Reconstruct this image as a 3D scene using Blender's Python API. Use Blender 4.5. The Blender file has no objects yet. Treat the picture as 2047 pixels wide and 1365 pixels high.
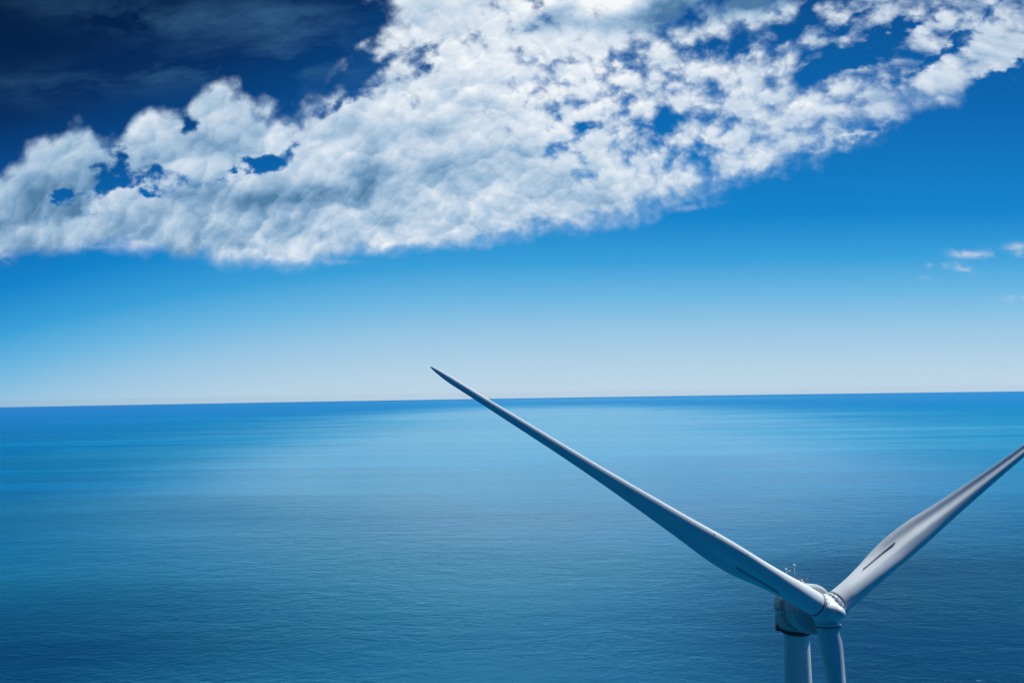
import bpy, bmesh, math, random
from mathutils import Vector, Matrix
import numpy as np

random.seed(7)
sc = bpy.context.scene
COL = sc.collection

# ------------------------------------------------------------------ camera
HUB_Z = 80.0
F_MM = 28.0
F_PX = 2047 * F_MM / 36.0                    # focal length in photo pixels
PITCH = math.atan((796 - 682.5) / F_PX) - 0.0057
ROLL = math.atan((812 - 780) / 2047.0)
CAM = Vector((0, 0, HUB_Z + 25.387))
fwd = Vector((0, math.cos(PITCH), math.sin(PITCH)))
rx = Vector((1, 0, 0))
ux = rx.cross(fwd)
right = rx * math.cos(ROLL) - ux * math.sin(ROLL)
up = ux * math.cos(ROLL) + rx * math.sin(ROLL)
cd = bpy.data.cameras.new("camera")
cam = bpy.data.objects.new("camera", cd)
COL.objects.link(cam)
cam.matrix_world = Matrix((
    (right.x, up.x, -fwd.x, CAM.x), (right.y, up.y, -fwd.y, CAM.y),
    (right.z, up.z, -fwd.z, CAM.z), (0, 0, 0, 1)))
cd.lens = F_MM
cd.sensor_width = 36.0
cd.clip_start = 0.5
cd.clip_end = 200000.0
sc.camera = cam

def heading(px, py):
    """azimuth / elevation tangents (world heading +Y) of a bearing read off the photo"""
    d = fwd + right * ((px - 1023.5) / F_PX) - up * ((py - 682.5) / F_PX)
    return d.x / d.y, d.z / d.y

# ------------------------------------------------------------------ render settings
sc.view_settings.view_transform = 'Standard'
sc.view_settings.look = 'None'
sc.view_settings.gamma = 1
sc.view_settings.exposure = 0
sc.render.engine = 'CYCLES'
sc.cycles.use_denoising = True
sc.cycles.use_adaptive_sampling = True
sc.cycles.adaptive_threshold = 0.008
sc.cycles.max_bounces = 6
sc.cycles.caustics_reflective = False
sc.cycles.sample_clamp_indirect = 6

# ------------------------------------------------------------------ node helper
class S:
    """a socket (or number) with arithmetic"""
    def __init__(s, t, k): s.t, s.k = t, k
    def _m(s, op, o=None, c=None, rev=False):
        n = s.t.nodes.new('ShaderNodeMath'); n.operation = op
        a = [s, o] if not rev else [o, s]
        if c is not None: a.append(c)
        for i, v in enumerate(a):
            if v is None: continue
            if isinstance(v, S): s.t.links.new(v.k, n.inputs[i])
            else: n.inputs[i].default_value = v
        return S(s.t, n.outputs[0])
    def __add__(s, o): return s._m('ADD', o)
    __radd__ = __add__
    def __mul__(s, o): return s._m('MULTIPLY', o)
    __rmul__ = __mul__
    def __sub__(s, o): return s._m('SUBTRACT', o)
    def __rsub__(s, o): return s._m('SUBTRACT', o, rev=True)
    def __truediv__(s, o): return s._m('DIVIDE', o)
    def __rtruediv__(s, o): return s._m('DIVIDE', o, rev=True)
    def __pow__(s, o): return s._m('POWER', o)
    def max(s, o): return s._m('MAXIMUM', o)
    def min(s, o): return s._m('MINIMUM', o)
    def abs(s): return s._m('ABSOLUTE')
    def exp(s): return s._m('EXPONENT')
    def atan(s): return s._m('ARCTANGENT')
    def log(s): return s._m('LOGARITHM', math.e)
    def step(s, a, b):
        n = s.t.nodes.new('ShaderNodeMapRange'); n.interpolation_type = 'SMOOTHSTEP'
        s.t.links.new(s.k, n.inputs['Value'])
        n.inputs['From Min'].default_value = a; n.inputs['From Max'].default_value = b
        return S(s.t, n.outputs[0])
    def ramp(s, stops, interp='LINEAR'):
        n = s.t.nodes.new('ShaderNodeValToRGB'); r = n.color_ramp; r.interpolation = interp
        while len(r.elements) < len(stops): r.elements.new(0.5)
        for e, (p, c) in zip(r.elements, stops):
            e.position = p; e.color = (*c, 1)
        s.t.links.new(s.k, n.inputs[0]); return S(s.t, n.outputs[0])
    def curve(s, x0, x1, y0, y1, pts):
        n = s.t.nodes.new('ShaderNodeFloatCurve'); c = n.mapping.curves[0]
        v = (s - x0) / (x1 - x0)
        P = [((x - x0) / (x1 - x0), (y - y0) / (y1 - y0)) for x, y in pts]
        while len(c.points) < len(P): c.points.new(0.5, 0.5)
        for q, (x, y) in zip(c.points, P): q.location = (x, y); q.handle_type = 'AUTO_CLAMPED'
        n.mapping.use_clip = False; n.mapping.update()
        s.t.links.new(v.k, n.inputs['Value'])
        return S(s.t, n.outputs[0]) * (y1 - y0) + y0

def vec(x, y, z=0.0):
    t = x.t; n = t.nodes.new('ShaderNodeCombineXYZ')
    for i, v in enumerate((x, y, z)):
        if isinstance(v, S): t.links.new(v.k, n.inputs[i])
        else: n.inputs[i].default_value = v
    return S(t, n.outputs[0])

def noise(v, scale, detail=4, rough=0.5, dist=0.0, dim='2D', lac=2.0):
    n = v.t.nodes.new('ShaderNodeTexNoise'); n.noise_dimensions = dim
    v.t.links.new(v.k, n.inputs['Vector'])
    n.inputs['Scale'].default_value = scale; n.inputs['Detail'].default_value = detail
    n.inputs['Roughness'].default_value = rough; n.inputs['Lacunarity'].default_value = lac
    n.inputs['Distortion'].default_value = dist
    return S(v.t, n.outputs['Fac'])

def puffs(v, scale, detail=2, rough=0.5, smooth=0.6):
    n = v.t.nodes.new('ShaderNodeTexVoronoi'); n.voronoi_dimensions = '2D'
    n.feature = 'SMOOTH_F1'; n.normalize = True
    v.t.links.new(v.k, n.inputs['Vector'])
    n.inputs['Scale'].default_value = scale; n.inputs['Detail'].default_value = detail
    n.inputs['Roughness'].default_value = rough; n.inputs['Smoothness'].default_value = smooth
    return 1.0 - S(v.t, n.outputs['Distance'])

def domes(x, y, scale, smooth=0.3):
    """rounded heads lit from above and the right: offset of a point from the middle of its puff"""
    x = x * scale; y = y * scale
    n = x.t.nodes.new('ShaderNodeTexVoronoi'); n.voronoi_dimensions = '2D'
    n.feature = 'SMOOTH_F1'
    x.t.links.new(vec(x, y).k, n.inputs['Vector'])
    n.inputs['Scale'].default_value = 1.0; n.inputs['Detail'].default_value = 0.0
    n.inputs['Smoothness'].default_value = smooth
    s_ = x.t.nodes.new('ShaderNodeSeparateXYZ'); x.t.links.new(n.outputs['Position'], s_.inputs[0])
    return (y - S(x.t, s_.outputs[1])) * 0.85 + (x - S(x.t, s_.outputs[0])) * 0.40

def mixc(f, a, b):
    t = f.t if isinstance(f, S) else (a.t if isinstance(a, S) else b.t)
    n = t.nodes.new('ShaderNodeMix'); n.data_type = 'RGBA'; n.clamp_factor = True
    for i, v in ((0, f), (6, a), (7, b)):
        if isinstance(v, S): t.links.new(v.k, n.inputs[i])
        elif i == 0: n.inputs[0].default_value = v
        else: n.inputs[i].default_value = (*v, 1)
    return S(t, n.outputs[2])

def lin(r, g, b):
    f = lambda c: (c / 255 / 12.92) if c / 255 <= 0.04045 else ((c / 255 + 0.055) / 1.055) ** 2.4
    return (f(r), f(g), f(b))

# ------------------------------------------------------------------ sun
SUN_AZ, SUN_EL = math.radians(62), math.radians(55)      # azimuth clockwise from +Y
sdir = Vector((math.sin(SUN_AZ) * math.cos(SUN_EL), math.cos(SUN_AZ) * math.cos(SUN_EL), math.sin(SUN_EL)))
sl = bpy.data.lights.new("sun", 'SUN')
sl.energy = 5.0
sl.angle = math.radians(0.55)
sl.color = (1.0, 0.99, 0.965)
so = bpy.data.objects.new("sun", sl)
COL.objects.link(so)
so.rotation_euler = (-sdir).to_track_quat('-Z', 'Y').to_euler()

# ------------------------------------------------------------------ world: sky and clouds
world = bpy.data.worlds.new("World")
sc.world = world
world.use_nodes = True
wt = world.node_tree
wt.nodes.clear()
w_out = wt.nodes.new('ShaderNodeOutputWorld')
w_bg = wt.nodes.new('ShaderNodeBackground')
W_STR = 0.1
w_bg.inputs['Strength'].default_value = W_STR
wt.links.new(w_bg.outputs[0], w_out.inputs[0])
nish = wt.nodes.new('ShaderNodeTexSky')
nish.sky_type = 'NISHITA'
nish.sun_disc = False
nish.sun_elevation = SUN_EL
nish.sun_rotation = SUN_AZ
nish.altitude = 100
tc = wt.nodes.new('ShaderNodeTexCoord')
sep = wt.nodes.new('ShaderNodeSeparateXYZ')
wt.links.new(tc.outputs['Generated'], sep.inputs[0])
dx, dy, dz = (S(wt, sep.outputs[i]) for i in range(3))
fy = dy.abs().max(0.12)
U, V = dx / fy, dz / fy                               # bearing and elevation tangents

# clear sky: dark polarised blue overhead and to the left, pale towards the sea
Vc = V.max(0.0)
U2 = (U * U).min(1.5)
back = 1.0 - dy.step(0.15, 0.72)
L = (U * -1.0).max(0.0).min(1.0); H = (Vc - 0.2).max(0.0).min(0.4)
Vb = 0.60 - V.step(0.5, 2.4) * 0.30  # unseen sky behind the camera, toned for fill light on shaded faces
Vc = Vc - (Vc - 0.22).max(0.0) * 0.40 * U.step(-0.30, 0.08)
Vs = Vc * (1.0 - back) + Vb * back + L * L * (H * H * 8.0 + 0.19)
SKY = [(0.0, (196, 219, 237)), (0.03, (185, 213, 233)), (0.07, (160, 203, 231)), (0.12, (110, 184, 227)),
       (0.165, (58, 160, 218)), (0.22, (16, 132, 203)), (0.30, (6, 102, 175)), (0.40, (4, 70, 135)),
       (0.52, (3, 42, 92)), (0.68, (1, 25, 68)), (1.0, (1, 15, 46))]
grad = Vs.ramp([(p, lin(*c)) for p, c in SKY])
def vscale(c, k):
    n = wt.nodes.new('ShaderNodeVectorMath'); n.operation = 'SCALE'
    wt.links.new(c.k, n.inputs[0])
    if isinstance(k, S): wt.links.new(k.k, n.inputs['Scale'])
    else: n.inputs['Scale'].default_value = k
    return S(wt, n.outputs[0])
tint = wt.nodes.new('ShaderNodeVectorMath'); tint.operation = 'MULTIPLY'
wt.links.new(nish.outputs[0], tint.inputs[0]); tint.inputs[1].default_value = (0.12, 0.55, 1.0)
sky = mixc(0.06, vscale(grad, 1.0 / W_STR), S(wt, tint.outputs[0]))

# cloud bank ---------------------------------------------------------------
def pts(l, which=1):
    return [heading(*p) for p in l]
top_pts = pts([(-900, 200), (-300, 330), (0, 345), (70, 300), (165, 275), (215, 330), (300, 235), (360, 250), (400, 205),
               (460, 190), (520, 245), (600, 258), (650, 235), (700, 190), (760, 110), (800, 10), (850, -140),
               (950, -500), (1400, -700), (2400, -700), (2900, -700)])
low_pts = pts([(-900, 560), (-300, 540), (0, 500), (200, 490), (350, 500), (500, 516), (700, 508), (900, 487), (1100, 468),
               (1250, 440), (1400, 400), (1550, 345), (1700, 285), (1850, 230), (1960, 175), (2047, 130), (2300, 20), (2900, -300)])
U0, U1 = top_pts[0][0], top_pts[-1][0]
Uc = U.max(U0).min(U1)
def dips(x, y, lst):
    tot = None
    for px, py, rxp, ryp, amp, ang in lst:
        u0, v0 = heading(px, py)
        c, s_ = math.cos(math.radians(ang)), math.sin(math.radians(ang))
        a = x - u0; b = y - v0
        p = (a * c + b * s_) * (F_PX / rxp); q = (b * c - a * s_) * (F_PX / ryp)
        g = ((p * p + q * q) * -1.0).exp() * amp
        tot = g if tot is None else tot + g
    return tot

def bank_coords(x, y):
    # log-polar about a point below the horizon: cells shrink evenly towards it
    sc_ = y + 0.32
    qx = (x / sc_).atan(); qy = ((x * x + sc_ * sc_).log()) * 0.58
    # streaky towards the right, where the sheet is combed by the wind
    k = x.step(0.15, 0.62)
    a = math.radians(30)
    rxq = qx * math.cos(a) + qy * math.sin(a); ryq = qy * math.cos(a) - qx * math.sin(a)
    return rxq * (1.0 - k * 0.12), ryq * (1.0 + k * 0.20)
def bank(x, y, fine=True):
    """cloud-water field of the bank at bearing (x, y)"""
    qx, qy = bank_coords(x, y)
    n1 = noise(vec(qx, qy), 4.5, 2, 0.5, 0.3)
    n2 = noise(vec(qx, qy), 18.0, 7 if fine else 2, 0.55, 0.1)
    wv = vec(qx + n2 * 0.035, qy + n1 * 0.06)
    b = puffs(wv, 19.0, 3 if fine else 1, 0.5, 0.5)
    b2 = puffs(wv, 7.5, 2, 0.5, 0.4)
    left = 1.0 - x.step(-0.35, 0.05)
    return n1 * 0.36 + n2 * 0.30 + (b - 0.60) * (0.50 - left * 0.26) + (b2 - 0.62) * (left * 0.50 + 0.12) + 0.29
lowc = Uc.curve(U0, U1, -0.2, 1.2, low_pts)
topc = Uc.curve(U0, U1, -0.2, 1.2, top_pts)
def cover(x, y, f):
    return (y - lowc) * 36.0, (topc - y) * (32.0 - (1.0 - ((x + 0.16) * 9.0).abs().min(1.0)) * 22.0)
nz_edge = noise(vec(U, V), 22.0, 5, 0.6) - 0.5
HOLES = [(1790, 72, 170, 12, -.55, 28), (1900, 98, 120, 12, -.75, 30), (1690, 55, 80, 12, -.4, 35), (1650, 8, 100, 13, -.4, 30), (1960, 30, 90, 11, -.6, 28), (2000, 160, 60, 14, -.9, 20), (1250, 120, 60, 14, -.4, 10), (1340, 160, 50, 14, -.4, 20), (1180, 230, 40, 10, -.35, 0), (790, 130, 40, 50, -.4, 60), (700, 210, 60, 18, -.5, 30), # bearing x, y, half widths, depth, tilt
    (228, 322, 34, 22, -.8, 60), (385, 262, 26, 20, -.7, 70), (525, 325, 95, 32, -1.1, -6), (475, 340, 40, 20, -.7, 20), (170, 385, 70, 28, -.85, 20), (310, 355, 85, 22, -.9, 0), (120, 402, 34, 20, -.7, 0),
    (860, 70, 45, 45, -.34, 40), (890, 80, 60, 16, -.2, 10), (1420, 85, 60, 30, -.30, 20), (1600, 150, 70, 24, -.30, 15),
    (1300, 70, 36, 16, -.3, 0), (1560, 55, 80, 18, -.28, 25), (1380, 215, 60, 26, -.3, 15), (1700, 100, 60, 16, -.35, 35),
    (1480, 245, 50, 18, -.3, 0), (1800, 60, 120, 22, -.3, 30), (1950, 85, 90, 16, -.35, 30), (1130, 115, 25, 20, -.3, 0),
    (1075, 22, 34, 16, -.3, -40), (980, 255, 16, 14, -.28, 0), (1050, 210, 12, 14, -.25, 0), (720, 170, 60, 40, -.25, 40),
    (780, 60, 50, 60, -.25, 60), (1430, 280, 40, 12, -.25, 10),(2010,115,60,30,.55,12),
    (1740, 262, 110, 9, .42, 13), (1800, 245, 80, 10, -.25, 13), (940, 180, 30, 12, -.25, 0), (650, 270, 30, 12, -.2, 0)]
THICK = [(430, 235, 60, 50, .30, 0), (170, 310, 60, 40, .25, 0), (320, 270, 55, 40, .25, 0), (640, 440, 300, 60, .35, 4), (900, 330, 260, 110, .30, 0),
         (60, 430, 160, 70, .30, 0), (1200, 20, 130, 50, .35, 0), (1500, 5, 60, 35, .35, 0)]
f0 = bank(U, V)
el, et = cover(U, V, f0)
heads = puffs(vec(U + nz_edge * 0.012, V + nz_edge * 0.012), 17.0, 2, 0.5, 0.5)
el = el + nz_edge * U.step(0.0, 0.4) * 2.6
et = et + 0.25 + (heads - 0.62) * 3.4 - 0.30
wob1 = noise(vec(U, V * 1.6), 13.0, 5, 0.6) - 0.5
wob2 = noise(vec(U + 7.3, V * 1.6 + 3.1), 16.0, 5, 0.6) - 0.5
hol = dips(U + wob1 * 0.11, V + wob2 * 0.07, HOLES + THICK)
base = el.min(et).min(1.0).max(-3.0)
rough_ = (el.step(-0.2, 2.4) * 0.72 + 0.28) * (et.step(-0.3, 2.0) * 0.40 + 0.60)
rt = U.step(-0.26, 0.30)
cw = (f0 - 0.60) * (3.4 + rt * 1.4) * rough_ + base * 0.42 + hol.max(0.0) * 1.4 + hol.min(0.0) * (nz_edge * 1.8 + 1.0).max(0.0) + 0.02 - rt * 0.29 * el.step(0.3, 3.0)      # >0 is cloud
dens = ((cw + 0.08) / (rt * 0.45 + 0.56)).step(0.0, 1.0) * (1.0 - back)

# light from above and the right, through the cloud water towards the sun
fa = bank(U, V, False)
def toward(d):
    return bank(U + d * 0.3, V + d, fine=False)
f1 = toward(0.012); f2 = toward(0.034)
shade = (fa - f1) * 1.0 + (fa - f2) * 0.8
fine_t = f0 - fa
_qx, _qy = bank_coords(U, V + 0.006)
b_lit = puffs(vec(_qx + nz_edge * 0.03, _qy + nz_edge * 0.03), 19.0, 2, 0.5, 0.5)
GREY = dips(U, V, [(590, 395, 150, 32, 1.0, 3), (890, 345, 80, 40, .7, 0), (745, 335, 50, 75, .6, 0), (1110, 360, 80, 36, .42, 0),
                   (1180, 395, 60, 22, .35, 0), (440, 300, 80, 26, .5, -20), (270, 340, 50, 20, .3, 0), (100, 370, 90, 40, .35, 0),
                   (380, 395, 60, 25, .35, 0), (990, 215, 70, 24, .3, 0), (1200, 45, 160, 22, .62, 0), (1105, 30, 70, 20, .8, 25), (1345, 25, 70, 42, 1.5, 10), (1505, 2, 70, 26, 1.9, 0),
                   (860, 265, 90, 20, .4, 0), (1010, 310, 60, 30, .4, 0), (640, 440, 400, 20, .12, 2), (40, 460, 160, 60, .3, 0)])
GLOW = dips(U, V, [(1200, 5, 70, 28, .6, 0), (1070, 10, 60, 40, .25, 0), (1050, 120, 260, 90, .18, 0), (1200, 200, 200, 80, .08, 0)])
thickn = cw.step(0.2, 1.3)
leftdim = U.step(-0.62, -0.10) * 0.30 - 0.30
leftm = 1.0 - U.step(-0.35, 0.02)
_dx, _dy = bank_coords(U + wob1 * 0.030 + nz_edge * 0.012, V + wob2 * 0.030 + nz_edge * 0.012)
heads_lit = domes(_dx, _dy, 8.5) * (leftm * 0.26 + 0.10) + domes(_dx, _dy, 20.0, 0.45) * 0.16 + domes(_dx, _dy, 43.0) * 0.10
br = (0.71 + heads_lit + shade * (leftm * 0.15 + 0.55) + fine_t * 1.5 + (b_lit - 0.60) * 0.12 - (1.0 - el.step(0.0, 3.2)) * 0.07 - GREY * (0.34 + fa * 0.25) + GLOW - thickn * 0.05 + leftdim * 0.85).max(0.0).min(1.1)
CL = [(0.0, (84, 128, 166)), (0.25, (126, 164, 198)), (0.5, (170, 197, 221)), (0.70, (203, 219, 235)), (0.88, (228, 237, 245)), (1.0, (248, 251, 253))]
ccol = br.ramp([(p, lin(*c)) for p, c in CL])
thin = dens.step(0.1, 0.95)
ccol = mixc(thin, mixc(0.5, ccol, lin(120, 175, 222)), ccol)
out = mixc(dens * 0.97, sky, vscale(ccol, 1.0 / W_STR))

# high thin wisps in the dark part of the sky
wq = vec(U * 1.0 + V * 0.5, V * 3.2 - U * 0.35)
wn = noise(wq, 5.0, 8, 0.62, 0.12)
wm = dips(U, V, [(330, 40, 170, 42, .9, -4), (380, 140, 190, 36, .95, 2), (40, 180, 110, 30, .55, -8), (620, 80, 130, 70, .75, 15),
                 (700, 180, 90, 50, .6, 30), (560, 20, 120, 40, .5, 0), (100, 10, 120, 26, .25, 0), (150, 160, 120, 30, .35, -5),
                 (580, 150, 60, 50, .5, -30)])
wd = ((wn - 0.40) * 2.6).max(0.0).min(1.0) * wm * 0.50
rgbn = wt.nodes.new('ShaderNodeRGB'); rgbn.outputs[0].default_value = (*lin(86, 148, 192), 1)
out = mixc(wd * (1.0 - dens), out, vscale(S(wt, rgbn.outputs[0]), 1.0 / W_STR))

# scattered fair-weather puffs low on the right, faint scud under the bank
sn = noise(vec(U, V * 1.8), 46.0, 5, 0.6, 0.2)
sm = dips(U, V, [(1918, 507, 22, 7, 1.0, -3), (1962, 508, 26, 8, .85, 3), (1924, 537, 20, 8, .9, -28), (1860, 533, 9, 6, .6, 0),
                 (2032, 493, 24, 8, .75, 0), (2042, 508, 16, 6, .5, 0), (2040, 595, 34, 6, .65, 4), (1848, 556, 12, 4, .3, 0), (1888, 531, 9, 5, .4, 0),
                 (1390, 414, 40, 5, .5, 8), (650, 525, 60, 5, .38, 0), (180, 492, 30, 5, .6, 0), (240, 491, 30, 5, .5, 0), (310, 487, 40, 8, .8, 3), (8, 512, 18, 12, .7, 0), (2300, 560, 60, 10, .7, 0)])
sd = ((sn - 0.36) * 3.4).max(0.0).min(1.0) * sm
rgb2 = wt.nodes.new('ShaderNodeRGB'); rgb2.outputs[0].default_value = (*lin(205, 215, 232), 1)
out = mixc((sd * 0.85) * (1.0 - dens), out, vscale(S(wt, rgb2.outputs[0]), 1.0 / W_STR))
wt.links.new(out.k, w_bg.inputs['Color'])
world.cycles.sampling_method = 'MANUAL'
world.cycles.sample_map_resolution = 512

# ------------------------------------------------------------------ mesh helpers
def link(name, bm, m, parent=None, smooth=True):
    me = bpy.data.meshes.new(name)
    bm.normal_update()
    bm.to_mesh(me); bm.free()
    if m: me.materials.append(m)
    for p in me.polygons: p.use_smooth = smooth
    o = bpy.data.objects.new(name, me)
    COL.objects.link(o)
    if parent: o.parent = parent
    return o

def frame(z, x=None):
    z = z.normalized()
    x = (Vector((0, 0, 1)) if abs(z.z) < 0.9 else Vector((1, 0, 0))) if x is None else x
    y = z.cross(x).normalized(); x = y.cross(z)
    return x, y, z

def add_lathe(bm, prof, seg=48, origin=Vector(), axis=Vector((0, 0, 1)), caps=(True, True)):
    x, y, z = frame(axis)
    rings = []
    for r, h in prof:
        rings.append([bm.verts.new(origin + z * h + (x * math.cos(t) + y * math.sin(t)) * r)
                      for t in (2 * math.pi * i / seg for i in range(seg))])
    for a, b in zip(rings, rings[1:]):
        for i in range(seg):
            bm.faces.new((a[i], a[(i + 1) % seg], b[(i + 1) % seg], b[i]))
    if caps[0]: bm.faces.new(list(reversed(rings[0])))
    if caps[1]: bm.faces.new(rings[-1])

def add_tube(bm, a, b, r, seg=8):
    a, b = Vector(a), Vector(b)
    add_lathe(bm, [(r, 0), (r, (b - a).length)], seg, a, b - a)

def add_path(bm, ps, r, seg=8):
    for a, b in zip(ps, ps[1:]): add_tube(bm, a, b, r, seg)

def add_box(bm, c, x, y, z, sx, sy, sz):
    v = [bm.verts.new(c + x * (i * sx / 2) + y * (j * sy / 2) + z * (k * sz / 2)) for i in (-1, 1) for j in (-1, 1) for k in (-1, 1)]
    for f in ((0, 1, 3, 2), (4, 6, 7, 5), (0, 4, 5, 1), (2, 3, 7, 6), (0, 2, 6, 4), (1, 5, 7, 3)):
        bm.faces.new([v[i] for i in f])

def pmat(name, base, rough=0.4, metal=0.0, spec=0.5, vary=0.06, scale=0.6, bump=0.0, coat=0.0):
    m = bpy.data.materials.new(name); m.use_nodes = True
    t = m.node_tree; p = t.nodes['Principled BSDF']
    co = t.nodes.new('ShaderNodeTexCoord'); v = S(t, co.outputs['Object'])
    n = noise(v, scale, 5, 0.6, 0.3, '3D'); n2 = noise(v, scale * 9, 3, 0.6, 0.0, '3D')
    k = n * 0.7 + n2 * 0.3
    c = mixc(k.step(0.35, 0.68), tuple(b * (1 - vary) for b in base), tuple(min(1, b * (1 + vary * .6)) for b in base))
    t.links.new(c.k, p.inputs['Base Color'])
    t.links.new((k * 0.22 + (rough - 0.1)).k, p.inputs['Roughness'])
    p.inputs['Metallic'].default_value = metal
    p.inputs['Specular IOR Level'].default_value = spec
    p.inputs['Coat Weight'].default_value = coat
    return m

M_WHITE = pmat('turbine_white_paint', (0.72, 0.79, 0.82), 0.42, vary=0.07, scale=0.35)
def grime(m, base):
    """faint streaks and stains running along the part (object Z)"""
    t = m.node_tree; p = t.nodes['Principled BSDF']
    co = t.nodes.new('ShaderNodeTexCoord'); sp_ = t.nodes.new('ShaderNodeSeparateXYZ')
    t.links.new(co.outputs['Object'], sp_.inputs[0])
    x_, y_, z_ = (S(t, sp_.outputs[i]) for i in range(3))
    a = noise(vec(x_ * 3.0, y_ * 3.0, z_ * 0.22), 1.0, 6, 0.65, 0.4, '3D')
    b = noise(vec(x_, y_, z_), 2.6, 5, 0.7, 0.5, '3D')
    k = (a - 0.54).max(0.0) * 2.4 + (b - 0.60).max(0.0) * 1.6
    c = mixc(k.min(0.55), base, (base[0] * 0.55, base[1] * 0.56, base[2] * 0.55))
    t.links.new(c.k, p.inputs['Base Color'])
grime(M_WHITE, (0.71, 0.79, 0.82))
M_GREY = pmat('nacelle_grey_paint', (0.50, 0.54, 0.55), 0.48, vary=0.10, scale=0.8)
grime(M_GREY, (0.50, 0.54, 0.55))
M_DARK = pmat('rubber_seal', (0.03, 0.035, 0.04), 0.6)
M_STEEL = pmat('galvanised_steel', (0.36, 0.38, 0.40), 0.45, metal=0.6)
M_STRIP = pmat('grey_plastic_strip', (0.34, 0.37, 0.42), 0.5)
M_RED = pmat('red_marker', (0.30, 0.02, 0.025), 0.5)
M_LIME = pmat('yellow_green_marker', (0.38, 0.36, 0.03), 0.5)
M_YEL = pmat('yellow_coating', (0.62, 0.40, 0.03), 0.5)
M_RUST = pmat('brown_bolts', (0.16, 0.11, 0.08), 0.6)

# ------------------------------------------------------------------ sea
def build_sea():
    bm = bmesh.new(); R_E = 6371000.0; seg = 128
    rad = [0.0] + [20 * 1.13 ** i for i in range(64)]
    rad = [r for r in rad if r < 44000] + [44000.0]
    prev = None
    for r in rad:
        z = -r * r / (2 * R_E)
        if r == 0: ring = [bm.verts.new((0, 0, 0))]
        else: ring = [bm.verts.new((r * math.cos(2 * math.pi * i / seg), r * math.sin(2 * math.pi * i / seg), z)) for i in range(seg)]
        if prev:
            for i in range(seg):
                j = (i + 1) % seg
                if len(prev) == 1: bm.faces.new((prev[0], ring[i], ring[j]))
                else: bm.faces.new((prev[i], ring[i], ring[j], prev[j]))
        prev = ring
    m = bpy.data.materials.new('sea_water'); m.use_nodes = True
    t = m.node_tree; t.nodes.clear()
    g = t.nodes.new('ShaderNodeNewGeometry'); sp = t.nodes.new('ShaderNodeSeparateXYZ')
    t.links.new(g.outputs['Position'], sp.inputs[0])
    x, y = S(t, sp.outputs[0]), S(t, sp.outputs[1])
    dist = (x * x + y * y) ** 0.5
    # body colour: large soft patches of bluer and greener water, bluer far out where the wind ruffles it
    pa = noise(vec(x * 0.6, y), 0.0022, 4, 0.55, 0.4)
    pb = noise(vec(x * 0.25, y), 0.012, 4, 0.6, 0.3)
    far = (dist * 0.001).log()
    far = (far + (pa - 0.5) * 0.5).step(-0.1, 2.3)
    k = (pa * 0.7 + pb * 0.3).step(0.34, 0.66)
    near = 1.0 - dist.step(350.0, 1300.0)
    # pale sheen painted into the middle, shade painted on both sides close by
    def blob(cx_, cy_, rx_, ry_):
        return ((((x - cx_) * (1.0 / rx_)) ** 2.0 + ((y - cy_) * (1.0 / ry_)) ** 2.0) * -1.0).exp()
    shade_patch = (blob(-250, 280, 190, 200) + blob(230, 290, 150, 190) * 1.5 + blob(470, 520, 280, 380) * 0.6 + (pb - 0.5) * 0.5).step(0.1, 1.0)
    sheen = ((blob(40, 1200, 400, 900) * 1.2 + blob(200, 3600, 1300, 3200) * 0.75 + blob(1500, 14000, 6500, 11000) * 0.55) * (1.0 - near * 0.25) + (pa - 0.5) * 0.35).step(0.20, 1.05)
    c = mixc(k, (0.0005, 0.062, 0.175), (0.0005, 0.104, 0.188))
    c = mixc(shade_patch, c, (0.0002, 0.031, 0.092))  # near-side darkening put into the water colour
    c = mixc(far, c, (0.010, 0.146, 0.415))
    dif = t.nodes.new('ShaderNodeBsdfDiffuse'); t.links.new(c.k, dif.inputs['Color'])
    # wind lanes: slick and ruffled bands lying across the view
    ln = noise(vec(x * 0.10 + y * 0.02, y), 0.006, 8, 0.74, 0.2)
    ln2 = noise(vec(x * 0.06, y * 0.55), 0.0016, 9, 0.76, 0.2)
    lanes = (ln * 0.6 + ln2 * 0.4).step(0.36, 0.64)
    w1 = noise(vec(x * 0.55 + y * 0.10, y), 0.085, 3, 0.55, 0.3)      # swell, ~12 m
    w2 = noise(vec(x * 0.75, y - x * 0.12), 0.32, 4, 0.6, 0.4)        # chop, ~3 m
    w3 = noise(vec(x, y), 1.6, 3, 0.6)
    h = w1 * 0.75 + w2 * 0.40 + w3 * 0.07
    gust = noise(vec(x * 0.5 + y * 0.15, y), 0.011, 4, 0.6, 0.5).step(0.32, 0.68)
    b = t.nodes.new('ShaderNodeBump')
    b.inputs['Distance'].default_value = 1.0
    t.links.new((lanes * 0.30 + 0.20 + near * (0.45 + gust * 0.85) - sheen * (1.0 - near) * 0.1).k, b.inputs['Strength'])
    t.links.new(h.k, b.inputs['Height'])
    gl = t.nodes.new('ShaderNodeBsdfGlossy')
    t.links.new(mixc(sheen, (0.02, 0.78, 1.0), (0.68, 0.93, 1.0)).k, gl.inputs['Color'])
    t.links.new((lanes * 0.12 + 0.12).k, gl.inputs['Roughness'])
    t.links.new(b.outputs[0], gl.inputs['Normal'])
    fr = t.nodes.new('ShaderNodeFresnel'); fr.inputs['IOR'].default_value = 1.333
    t.links.new(b.outputs[0], fr.inputs['Normal'])
    mx = t.nodes.new('ShaderNodeMixShader')
    fac = S(t, fr.outputs[0]) * (1.06 - lanes * 0.34) * (1.0 - far * 0.66 * (1.0 - sheen * 0.6)) * (sheen * 0.95 + 0.85) * (1.0 - shade_patch * 0.5)
    t.links.new(fac.min(0.93).k, mx.inputs[0])
    t.links.new(dif.outputs[0], mx.inputs[1]); t.links.new(gl.outputs[0], mx.inputs[2])
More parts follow.
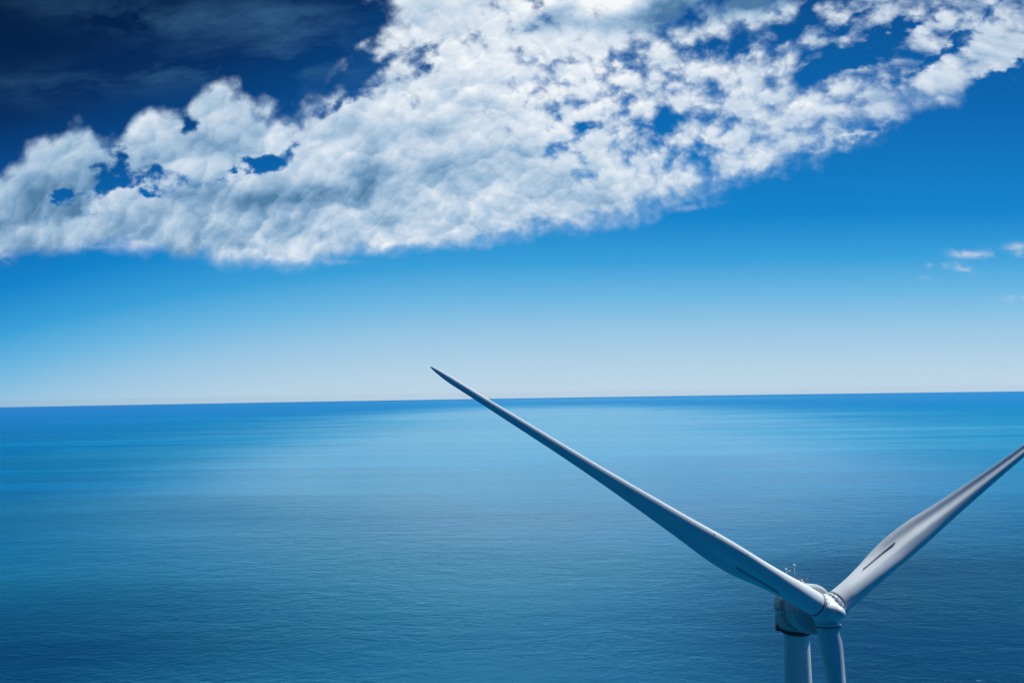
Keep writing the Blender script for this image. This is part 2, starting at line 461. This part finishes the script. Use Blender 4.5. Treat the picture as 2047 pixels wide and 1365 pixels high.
    mo = t.nodes.new('ShaderNodeOutputMaterial'); t.links.new(mx.outputs[0], mo.inputs[0])
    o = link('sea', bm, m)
    o['kind'] = 'structure'
    o['label'] = 'calm blue open sea with fine ripples reaching a straight horizon'
    o['category'] = 'sea'
    return o
sea = build_sea()

# ------------------------------------------------------------------ wind turbine
PSI, TILT, CONE, PHI = math.radians(73.55), math.radians(9), math.radians(2.5), math.radians(-58.03)
OVER, RAD = 5.9, 53.5
HUB = Vector((35.592, 93.104, HUB_Z))
AX = Vector((math.cos(PSI) * math.cos(TILT), -math.sin(PSI) * math.cos(TILT), math.sin(TILT)))
HH = Vector((0, 0, 1)).cross(AX).normalized()
VV = AX.cross(HH)
AXH = Vector((AX.x, AX.y, 0)).normalized()
TWR = Vector((HUB.x, HUB.y, 0)) - AXH * OVER

turbine = bpy.data.objects.new('wind_turbine', None)
turbine.location = (TWR.x, TWR.y, 0)
COL.objects.link(turbine)
turbine['label'] = 'white three-bladed wind turbine standing in the blue sea, cut off by the lower right edge'
turbine['category'] = 'wind turbine'
TI = Matrix.Translation(-turbine.location)
def part(name, bm, m, parent=None, smooth=True):
    """mesh built in world space, hung under the turbine or one of its parts"""
    par = parent or turbine
    o = link(name, bm, m, None, smooth)
    o.parent = par
    if par is turbine: o.matrix_parent_inverse = TI
    else: o.matrix_parent_inverse = Matrix.Identity(4)
    return o
def autosmooth(o, deg=35):
    me = o.data
    bm = bmesh.new(); bm.from_mesh(me)
    for e in bm.edges:
        if len(e.link_faces) == 2 and e.calc_face_angle(0) > math.radians(deg): e.smooth = False
    bm.to_mesh(me); bm.free()

# tower
TOP_Z = HUB_Z - 3.7
bm = bmesh.new()
add_lathe(bm, [(2.4, 12.0), (2.4, 14), (1.50, TOP_Z)], 64, Vector((TWR.x, TWR.y, 0)))
tower = part('tower', bm, M_WHITE); autosmooth(tower)
bm = bmesh.new()
add_lathe(bm, [(2.75, -8.0), (2.75, 12.0)], 64, Vector((TWR.x, TWR.y, 0)))
found = part('foundation', bm, M_YEL); autosmooth(found)
bm = bmesh.new()
add_lathe(bm, [(4.6, 11.2), (4.6, 11.5), (2.45, 11.55)], 48, Vector((TWR.x, TWR.y, 0)))
pf = part('work_platform', bm, M_STEEL); autosmooth(pf)
# flange under the nacelle
bm = bmesh.new()
o_ = Vector((TWR.x, TWR.y, 0))
add_lathe(bm, [(1.52, TOP_Z - 0.34), (1.62, TOP_Z - 0.32), (1.62, TOP_Z - 0.02), (1.5, TOP_Z)], 64, o_)
for i in range(36):
    a = 2 * math.pi * i / 36
    add_box(bm, o_ + Vector((math.cos(a) * 1.66, math.sin(a) * 1.66, TOP_Z - 0.2)), Vector((math.cos(a), math.sin(a), 0)),
            Vector((-math.sin(a), math.cos(a), 0)), Vector((0, 0, 1)), 0.10, 0.10, 0.16)
yaw = part('yaw_flange', bm, M_RUST); autosmooth(yaw)

# nacelle ------------------------------------------------------------
NX, NY, NZ = AX, VV.cross(AX).normalized(), VV         # forward, side, up of the machine
def npt(f, s, u): return HUB + NX * f + NY * s + NZ * u
def loft(bm, secs, seg=64, caps=(True, True)):
    rings = [[bm.verts.new(npt(f, cy + ry * math.cos(2 * math.pi * i / seg), cz + rz * math.sin(2 * math.pi * i / seg)))
              for i in range(seg)] for f, cy, cz, ry, rz in secs]
    for a, b in zip(rings, rings[1:]):
        for i in range(seg): bm.faces.new((a[i], a[(i + 1) % seg], b[(i + 1) % seg], b[i]))
    if caps[0]: bm.faces.new(list(reversed(rings[0])))
    if caps[1]: bm.faces.new(rings[-1])
bm = bmesh.new()
loft(bm, [(-8.0, 0, .45, 1.1, 1.1), (-7.9, 0, .42, 1.5, 1.5), (-7.5, 0, .35, 1.9, 1.9), (-6.6, 0, .2, 2.3, 2.3), (-5.2, 0, .05, 2.6, 2.6),
          (-3.45, 0, 0, 2.72, 2.72)])
# skirt down to the tower top
zc = HUB_Z
cx = Vector((TWR.x, TWR.y, 0))
add_lathe(bm, [(1.95, TOP_Z + 0.02), (1.98, TOP_Z + 0.35), (2.2, TOP_Z + 1.4), (2.55, TOP_Z + 2.6)], 64, cx, caps=(True, True))
nac = part('nacelle', bm, M_GREY); autosmooth(nac, 30)
# generator ring in front of the nacelle
bm = bmesh.new()
loft(bm, [(-3.40, 0, 0, 2.74, 2.74), (-3.38, 0, 0, 2.84, 2.84), (-2.35, 0, 0, 2.84, 2.84), (-2.2, 0, 0, 2.76, 2.76), (-2.05, 0, 0, 2.5, 2.5), (-1.95, 0, 0, 1.3, 1.3)], 96)
gen = part('generator_ring', bm, M_GREY, nac); autosmooth(gen, 25)
# panel seams: thin raised bands round the nacelle
for f, r in ((-4.4, 2.665), (-5.9, 2.45)):
    bm = bmesh.new(); loft(bm, [(f - .03, 0, .03, r - .02, r - .02), (f - .03, 0, .03, r + .025, r + .025), (f + .03, 0, .03, r + .025, r + .025), (f + .03, 0, .03, r - .02, r - .02)], 96, (False, False))
    b_ = part('panel_seam', bm, M_DARK, nac, smooth=False)
# service ring with railing round the tower top
bm = bmesh.new()
add_lathe(bm, [(1.9, TOP_Z + 0.03), (2.12, TOP_Z + 0.0), (2.12, TOP_Z + 0.22), (1.97, TOP_Z + 0.24)], 64, cx)
deck = part('service_deck', bm, M_DARK, nac); autosmooth(deck)
# roof deck, hatches, cooler, railings, masts
def add_rail(bm, ps, hgt=1.0, r=0.03, upv=NZ, mid=True):
    for p_ in ps: add_tube(bm, p_, p_ + upv * hgt, r)
    add_path(bm, [p_ + upv * hgt for p_ in ps], r)
    if mid: add_path(bm, [p_ + upv * hgt * .5 for p_ in ps], r * .8)
bm = bmesh.new()
add_box(bm, npt(-5.2, 0, 2.72), NX, NY, NZ, 2.4, 2.0, 0.12)
rd = part('roof_deck', bm, M_STEEL, nac, False)
for s in (-1, 1):
    bm = bmesh.new()
    add_rail(bm, [npt(f, s * .95, 2.78) for f in (-6.3, -5.6, -4.9, -4.2)], 0.5, 0.03)
    part('roof_railing', bm, M_STEEL, nac)
bm = bmesh.new()
add_box(bm, npt(-4.4, -.5, 2.95), NX, NY, NZ, 0.9, 0.8, 0.34)
add_box(bm, npt(-4.4, -.5, 3.13), NX, NY, NZ, 1.0, 0.9, 0.05)
part('hatch', bm, M_WHITE, nac, False)
bm = bmesh.new()
add_box(bm, npt(-5.7, .5, 2.98), NX, NY, NZ, 1.2, 0.9, 0.4)
for i in range(6): add_box(bm, npt(-6.2 + i * .2, .5, 3.2), NX, NY, NZ, 0.06, 0.8, 0.06)
part('cooler', bm, M_STEEL, nac, False)
bm = bmesh.new()
add_box(bm, npt(-3.75, -.15, 2.86), NX, NY, NZ, 0.3, 0.3, 0.28); add_lathe(bm, [(.13, 0), (.15, .1), (.1, .25), (.03, .32)], 16, npt(-3.75, -.15, 3.0), NZ)
part('beacon_light', bm, M_WHITE, nac)
# instrument mast: two posts with a cross bar
bm = bmesh.new()
pa_, pb_ = npt(-6.1, -.75, 2.6), npt(-6.1, .45, 2.6)
for p_, top in ((pa_, 1.75), (pb_, 2.15)):
    add_tube(bm, p_, p_ + Vector((0, 0, top)), 0.06)
    add_lathe(bm, [(.05, 0), (.17, .06), (.17, .16), (.05, .22)], 12, p_ + Vector((0, 0, top)), Vector((0, 0, 1)))
add_tube(bm, pa_ + Vector((0, 0, 1.6)), pb_ + Vector((0, 0, 1.6)), 0.06)
part('weather_mast', bm, M_WHITE, nac)
# side: ladder rail, door frame, small canopy (seen on the shaded flank)
bm = bmesh.new()
SD = 1.0                                      # flank that faces the viewer's left
def flank(f, ang, lift=0.05):
    r = float(np.interp(f, [-8.0, -7.5, -6.6, -5.2, -3.45], [1.1, 1.9, 2.3, 2.6, 2.72])) + lift
    return npt(f, SD_SIGN * r * math.cos(ang), r * math.sin(ang))
SD_SIGN = -1.0
bm = bmesh.new()
for f in (-5.2, -4.92):
    add_path(bm, [flank(f, math.radians(a), .08) for a in (-60, -45, -30, -15, 0, 15, 30)], 0.035, 6)
for a in range(-58, 31, 6):
    add_tube(bm, flank(-5.2, math.radians(a), .08), flank(-4.92, math.radians(a), .08), 0.025, 6)
part('ladder', bm, M_STEEL, nac)
bm = bmesh.new()
dp = [flank(-6.75, math.radians(a), .03) for a in (-38, -20, -2)]
dq = [flank(-6.0, math.radians(a), .03) for a in (-2, -20, -38)]
add_path(bm, dp + dq + dp[:1], 0.045, 6)
part('door_frame', bm, M_STEEL, nac)
bm = bmesh.new()
c_ = flank(-4.75, math.radians(-6), .18)
add_box(bm, c_, NX, NY, NZ, 0.75, 0.4, 0.10)
part('canopy', bm, M_WHITE, nac, False)
# railing of the small balcony on the viewer's left of the tower top
lft = Vector((-0.93, 0.36, 0)).normalized(); frt = Vector((0.36, 0.93, 0)) * -1
bm = bmesh.new()
ring = []
for a in (-52, -34, -16, 2, 20):
    t = math.radians(a)
    ring.append(cx + (lft * math.cos(t) + frt * math.sin(t)) * 2.34 + Vector((0, 0, TOP_Z + .2)))
add_rail(bm, ring, 1.5, 0.03, Vector((0, 0, 1)))
part('balcony_railing', bm, M_STEEL, nac)
bm = bmesh.new()
ins, outs = [], []
for a in range(-58, 27, 6):
    t = math.radians(a); d = lft * math.cos(t) + frt * math.sin(t)
    for z_, l in ((TOP_Z - .06, ins), (TOP_Z + .2, outs)):
        l.append((bm.verts.new(cx + d * 2.0 + Vector((0, 0, z_))), bm.verts.new(cx + d * 2.4 + Vector((0, 0, z_)))))
for i in range(len(ins) - 1):
    a0, a1, b0, b1 = ins[i], ins[i + 1], outs[i], outs[i + 1]
    bm.faces.new((a0[0], a0[1], a1[1], a1[0])); bm.faces.new((b0[0], b1[0], b1[1], b0[1]))
    bm.faces.new((a0[1], b0[1], b1[1], a1[1])); bm.faces.new((a0[0], a1[0], b1[0], b0[0]))
for i in (0, -1): bm.faces.new((ins[i][0], outs[i][0], outs[i][1], ins[i][1]))
bmesh.ops.recalc_face_normals(bm, faces=bm.faces)
part('balcony', bm, M_DARK, nac, False)
bm = bmesh.new()
t = math.radians(-10); p_ = cx + (lft * math.cos(t) + frt * math.sin(t)) * 2.22 + Vector((0, 0, TOP_Z + .2))
add_lathe(bm, [(.12, 0), (.12, .42), (.07, .5), (.07, .62), (.15, .66), (.15, .74)], 14, p_, Vector((0, 0, 1)))
part('winch', bm, M_WHITE, nac)

# hub ------------------------------------------------------------------
def bdir(k):
    a = PHI + k * 2 * math.pi / 3
    return ((VV * math.cos(a) + HH * math.sin(a)) * math.cos(CONE) + AX * math.sin(CONE)).normalized()
BD = [bdir(0), bdir(1), bdir(-1)]
R_ROOT, H_ROOT = 1.34, 1.60
bm = bmesh.new()
NU, NV = 200, 120
def ray_cyl(cosang, rad, cap):
    if cosang <= 0.02: return 0.0
    s = math.sqrt(max(0.0, 1 - cosang * cosang))
    return min(rad / max(s, 1e-4), cap / cosang)
def ray_round(cosang, rad, tip):
    """rounded finger: capsule along an axis"""
    if cosang <= 0.02: return 0.0
    s = math.sqrt(max(0.0, 1 - cosang * cosang)); L = tip - rad
    r1 = rad / max(s, 1e-4)
    if r1 * cosang <= L: return r1
    disc = rad * rad - L * L * s * s
    return L * cosang + math.sqrt(max(disc, 0))
fx, fyv, fz = frame(AX)
vs = []
for j in range(NV + 1):
    th = math.pi * j / NV; row = []
    for i in range(NU):
        ph = 2 * math.pi * i / NU
        d = AX * math.cos(th) + (fx * math.cos(ph) + fyv * math.sin(ph)) * math.sin(th)
        rs = [ray_cyl(d.dot(b), R_ROOT + .02, H_ROOT - .06) for b in BD]
        rs.append(ray_round(d.dot(AX), 0.80, 2.75))
        rs.append(ray_cyl(-d.dot(AX), 1.25, 1.98))
        # cone fairing from the nose to the blade collars
        ca = d.dot(AX); sa = math.sqrt(max(0, 1 - ca * ca))
        if ca > -0.3: rs.append(2.62 / max(1e-3, ca + sa * 1.62) if ca + sa * 1.62 > 1.05 else 0)
        rs.append(1.2)
        p = 11.0
        r = sum(q ** p for q in rs) ** (1 / p)
        rm = max(rs); r = min(r, rm * 1.08)
        row.append(HUB + d * r)
        if j in (0, NV): break
    vs.append([bm.verts.new(q) for q in row])
for j in range(NV):
    a, b = vs[j], vs[j + 1]
    for i in range(NU):
        k = (i + 1) % NU
        if len(a) == 1: bm.faces.new((a[0], b[i], b[k]))
        elif len(b) == 1: bm.faces.new((a[i], b[0], a[k]))
        else: bm.faces.new((a[i], b[i], b[k], a[k]))
for _ in range(40): bmesh.ops.smooth_vert(bm, verts=bm.verts, factor=0.5, use_axis_x=True, use_axis_y=True, use_axis_z=True)
bmesh.ops.recalc_face_normals(bm, faces=bm.faces)
hub = part('hub', bm, M_WHITE)
# collars with lugs at each blade root
def bframe(b):
    le = b.cross(AX).normalized()
    return le, b.cross(le).normalized(), b        # towards leading edge, downwind, along the blade
for b in BD:
    le, dw, z = bframe(b)
    bm = bmesh.new()
    add_lathe(bm, [(1.30, H_ROOT - .36), (1.42, H_ROOT - .33), (1.45, H_ROOT - .28), (1.45, H_ROOT - .08), (1.42, H_ROOT - .02), (1.30, H_ROOT - .02)], 72, HUB, b)
    for i in range(18):
        a = 2 * math.pi * (i + .5) / 18; d = le * math.cos(a) + dw * math.sin(a)
        add_box(bm, HUB + b * (H_ROOT - .18) + d * 1.46, d, b.cross(d), b, .09, .20, .18)
    cl = part('collar', bm, M_WHITE, hub); autosmooth(cl, 30)
    bm = bmesh.new()
    add_lathe(bm, [(1.26, H_ROOT - .03), (1.39, H_ROOT - .03), (1.39, H_ROOT + .06), (1.26, H_ROOT + .06)], 72, HUB, b)
    sl_ = part('seal', bm, M_DARK, hub); autosmooth(sl_, 30)

# blades ------------------------------------------------------------------
PITCH_B = math.radians(-3)
ST = [  # radius, chord, pitch-axis fraction, thickness, twist deg
    (H_ROOT + .05, 2.7, 0.5, 1, 52),
    (3.0, 2.7, 0.5, 1, 52),
    (4.5, 2.74, 0.478, 0.94, 51),
    (6.5, 2.88, 0.43, 0.82, 49),
    (8.5, 3.08, 0.385, 0.7, 45),
    (10.5, 3.25, 0.35, 0.6, 39),
    (12.5, 3.34, 0.335, 0.52, 31),
    (15, 3.28, 0.33, 0.49, 23.5),
    (20, 2.68, 0.325, 0.44, 14.5),
    (26, 2.06, 0.325, 0.4, 9.5),
    (32, 1.53, 0.33, 0.38, 5.5),
    (38, 1.18, 0.34, 0.36, 3.5),
    (44, 0.96, 0.35, 0.34, 2),
    (48, 0.8, 0.36, 0.32, 1),
    (51, 0.72, 0.38, 0.3, 0.5),
    (52.5, 0.48, 0.42, 0.28, 0),
    (53.2, 0.26, 0.47, 0.28, 0),
    (53.5, 0.06, 0.5, 0.28, 0)]
SR = np.array([s[0] for s in ST])
_memo = {}
def interp(r, k):
    q = (r, k)
    if q not in _memo: _memo[q] = interp_raw(r, k)
    return _memo[q]
def interp_raw(r, k):
    # smooth (monotone cubic) interpolation of the station table
    y = np.array([s[k] for s in ST]); n = len(SR)
    i = int(min(max(np.searchsorted(SR, r) - 1, 0), n - 2))
    hgt = SR[i + 1] - SR[i]; t = (r - SR[i]) / hgt
    dl = (y[1:] - y[:-1]) / (SR[1:] - SR[:-1])
    def m(j):
        if j == 0: return dl[0]
        if j == n - 1: return dl[-1]
        return 0.0 if dl[j - 1] * dl[j] <= 0 else 2 * dl[j - 1] * dl[j] / (dl[j - 1] + dl[j])
    return ((2 * t ** 3 - 3 * t * t + 1) * y[i] + (t ** 3 - 2 * t * t + t) * hgt * m(i)
            + (-2 * t ** 3 + 3 * t * t) * y[i + 1] + (t ** 3 - t * t) * hgt * m(i + 1))
def section(r, u, lift=0.0):
    """point of the blade skin at radius r; u in [0,1) runs TE > suction > LE > pressure > TE"""
    ch, xp, th, tw = (interp(r, k) for k in (1, 2, 3, 4))
    be = PITCH_B + math.radians(tw)
    ang = 2 * math.pi * u
    xc = 0.5 + 0.5 * math.cos(ang)                    # 1 at TE, 0 at LE
    side = 1 if ang < math.pi else -1                 # +1 suction
    yt = 5 * th * (0.2969 * math.sqrt(max(xc, 0)) - 0.126 * xc - 0.3516 * xc ** 2 + 0.2843 * xc ** 3 - 0.1015 * xc ** 4)
    cam_ = 0.03 * 4 * xc * (1 - xc)
    hollow = 0.0
    if side < 0 and xc > .42:
        q = (xc - .42) / .58; hollow = 0.42 * yt * math.sin(math.pi * q) ** 2 + 0.022 * math.sin(math.pi * q)
    ye = .5 * th * (math.sqrt(max(0, 1 - ((xc - .5) / .5) ** 2)) if xc < .5 else 1 - ((xc - .5) / .5) ** 1.7)
    ya = side * (yt * .25 + ye * .75) * (1.0 if side < 0 else .8) + cam_ + hollow
    yc = 0.5 * math.sin(ang) * th
    k = min(1.0, max(0.0, (1.0 - th) / 0.45)); k = k * k * (3 - 2 * k)
    y = yc * (1 - k) + ya * k
    n = math.copysign(lift, side)
    X = (xp - xc) * ch; Y = y * ch + n
    # chord turned by the pitch: leading edge into the wind (local -Y)
    return Vector((math.cos(be) * X + math.sin(be) * Y, -math.sin(be) * X + math.cos(be) * Y, r))
NS, NC = 150, 64
rr_ = [ST[0][0] + (RAD - ST[0][0]) * (i / NS) for i in range(NS - 3)] + [52.4, 52.8, 53.1, 53.3, 53.45, 53.5]
rr_ = sorted(rr_)
bm = bmesh.new()
rings = [[bm.verts.new(section(r, i / NC)) for i in range(NC)] for r in rr_]
for a, b in zip(rings, rings[1:]):
    for i in range(NC): bm.faces.new((a[i], a[(i + 1) % NC], b[(i + 1) % NC], b[i]))
bm.faces.new(list(reversed(rings[0]))); bm.faces.new(rings[-1])
bmesh.ops.recalc_face_normals(bm, faces=bm.faces)
blade0 = link('blade', bm, M_WHITE)
# serrated spoiler on the pressure side near the root
bm = bmesh.new()
def pn(r, u):
    a = section(r, u); b = section(r, u + .004); c = section(r + .05, u)
    n = (b - a).cross(c - a).normalized()
    cen = section(r, .25) * .5 + section(r, .75) * .5
    return a, n if n.dot(a - cen) > 0 else -n
N_T = 34
R_A, R_B = 6.7, 12.6
SPU = 0.797
for i in range(N_T):
    r0 = R_A + (R_B - R_A) * i / N_T; r1 = R_A + (R_B - R_A) * (i + 1) / N_T - .02
    a0, n0 = pn(r0, SPU); a1, n1 = pn(r1, SPU)
    hh = .19 if i % 2 else .25
    tdir = (section(r0, SPU + .01) - a0).normalized()
    v = [bm.verts.new(q) for q in (a0 - n0 * .03, a1 - n1 * .03, a1 + n1 * hh + tdir * .04, a0 + n0 * hh + tdir * .04)]
    w_ = [bm.verts.new(q.co + tdir * .05) for q in v]
    bm.faces.new(v); bm.faces.new(list(reversed(w_)))
    for j in range(4): bm.faces.new((v[j], w_[j], w_[(j + 1) % 4], v[(j + 1) % 4]))
bmesh.ops.recalc_face_normals(bm, faces=bm.faces)
spoil0 = link('spoiler', bm, M_GREY, blade0, False)
def spot(name, r, u, m, size):
    a, n = pn(r, u); bm_ = bmesh.new()
    add_lathe(bm_, [(size, -.02), (size, .012), (size * .8, .02)], 12, a, n)
    return link(name, bm_, m, blade0, False)
kids = [spot('receptor', 12.5, .60, M_RED, .075), spot('receptor', 17.0, .60, M_RED, .075)]
for r, u in ((32.8, .9), (33.5, .84), (36.6, .9), (37.4, .84)): kids.append(spot('marker', r, u, M_LIME, .06))
blades = [blade0]
for k in (1, 2):
    c = blade0.copy(); COL.objects.link(c); blades.append(c)
    for ch_ in [spoil0] + kids:
        q = ch_.copy(); COL.objects.link(q); q.parent = c
for b, o in zip(BD, blades):
    le, dw, z = bframe(b)
    M = Matrix(((le.x, dw.x, z.x, HUB.x), (le.y, dw.y, z.y, HUB.y), (le.z, dw.z, z.z, HUB.z), (0, 0, 0, 1)))
    o.parent = turbine
    o.matrix_parent_inverse = TI
    o.matrix_basis = M

# ------------------------------------------------------------------ sea haze
bm = bmesh.new()
add_box(bm, Vector((0, 0, 0)), Vector((1, 0, 0)), Vector((0, 1, 0)), Vector((0, 0, 1)), 96000, 96000, 1.0)
for v_ in bm.verts: v_.co.z = 150.0 if v_.co.z > 0 else -160.0
hz = bpy.data.materials.new('sea_haze'); hz.use_nodes = True
ht = hz.node_tree; ht.nodes.clear()
ho = ht.nodes.new('ShaderNodeOutputMaterial'); hv = ht.nodes.new('ShaderNodeVolumePrincipled')
hv.inputs['Color'].default_value = (0.72, 0.90, 1.0, 1)
hv.inputs['Density'].default_value = 0.5e-5
hv.inputs['Anisotropy'].default_value = 0.2
ht.links.new(hv.outputs[0], ho.inputs['Volume'])
haze = link('haze', bm, hz, None, False)
haze['kind'] = 'stuff'
haze['label'] = 'thin pale sea haze softening the far horizon'
haze['category'] = 'haze'
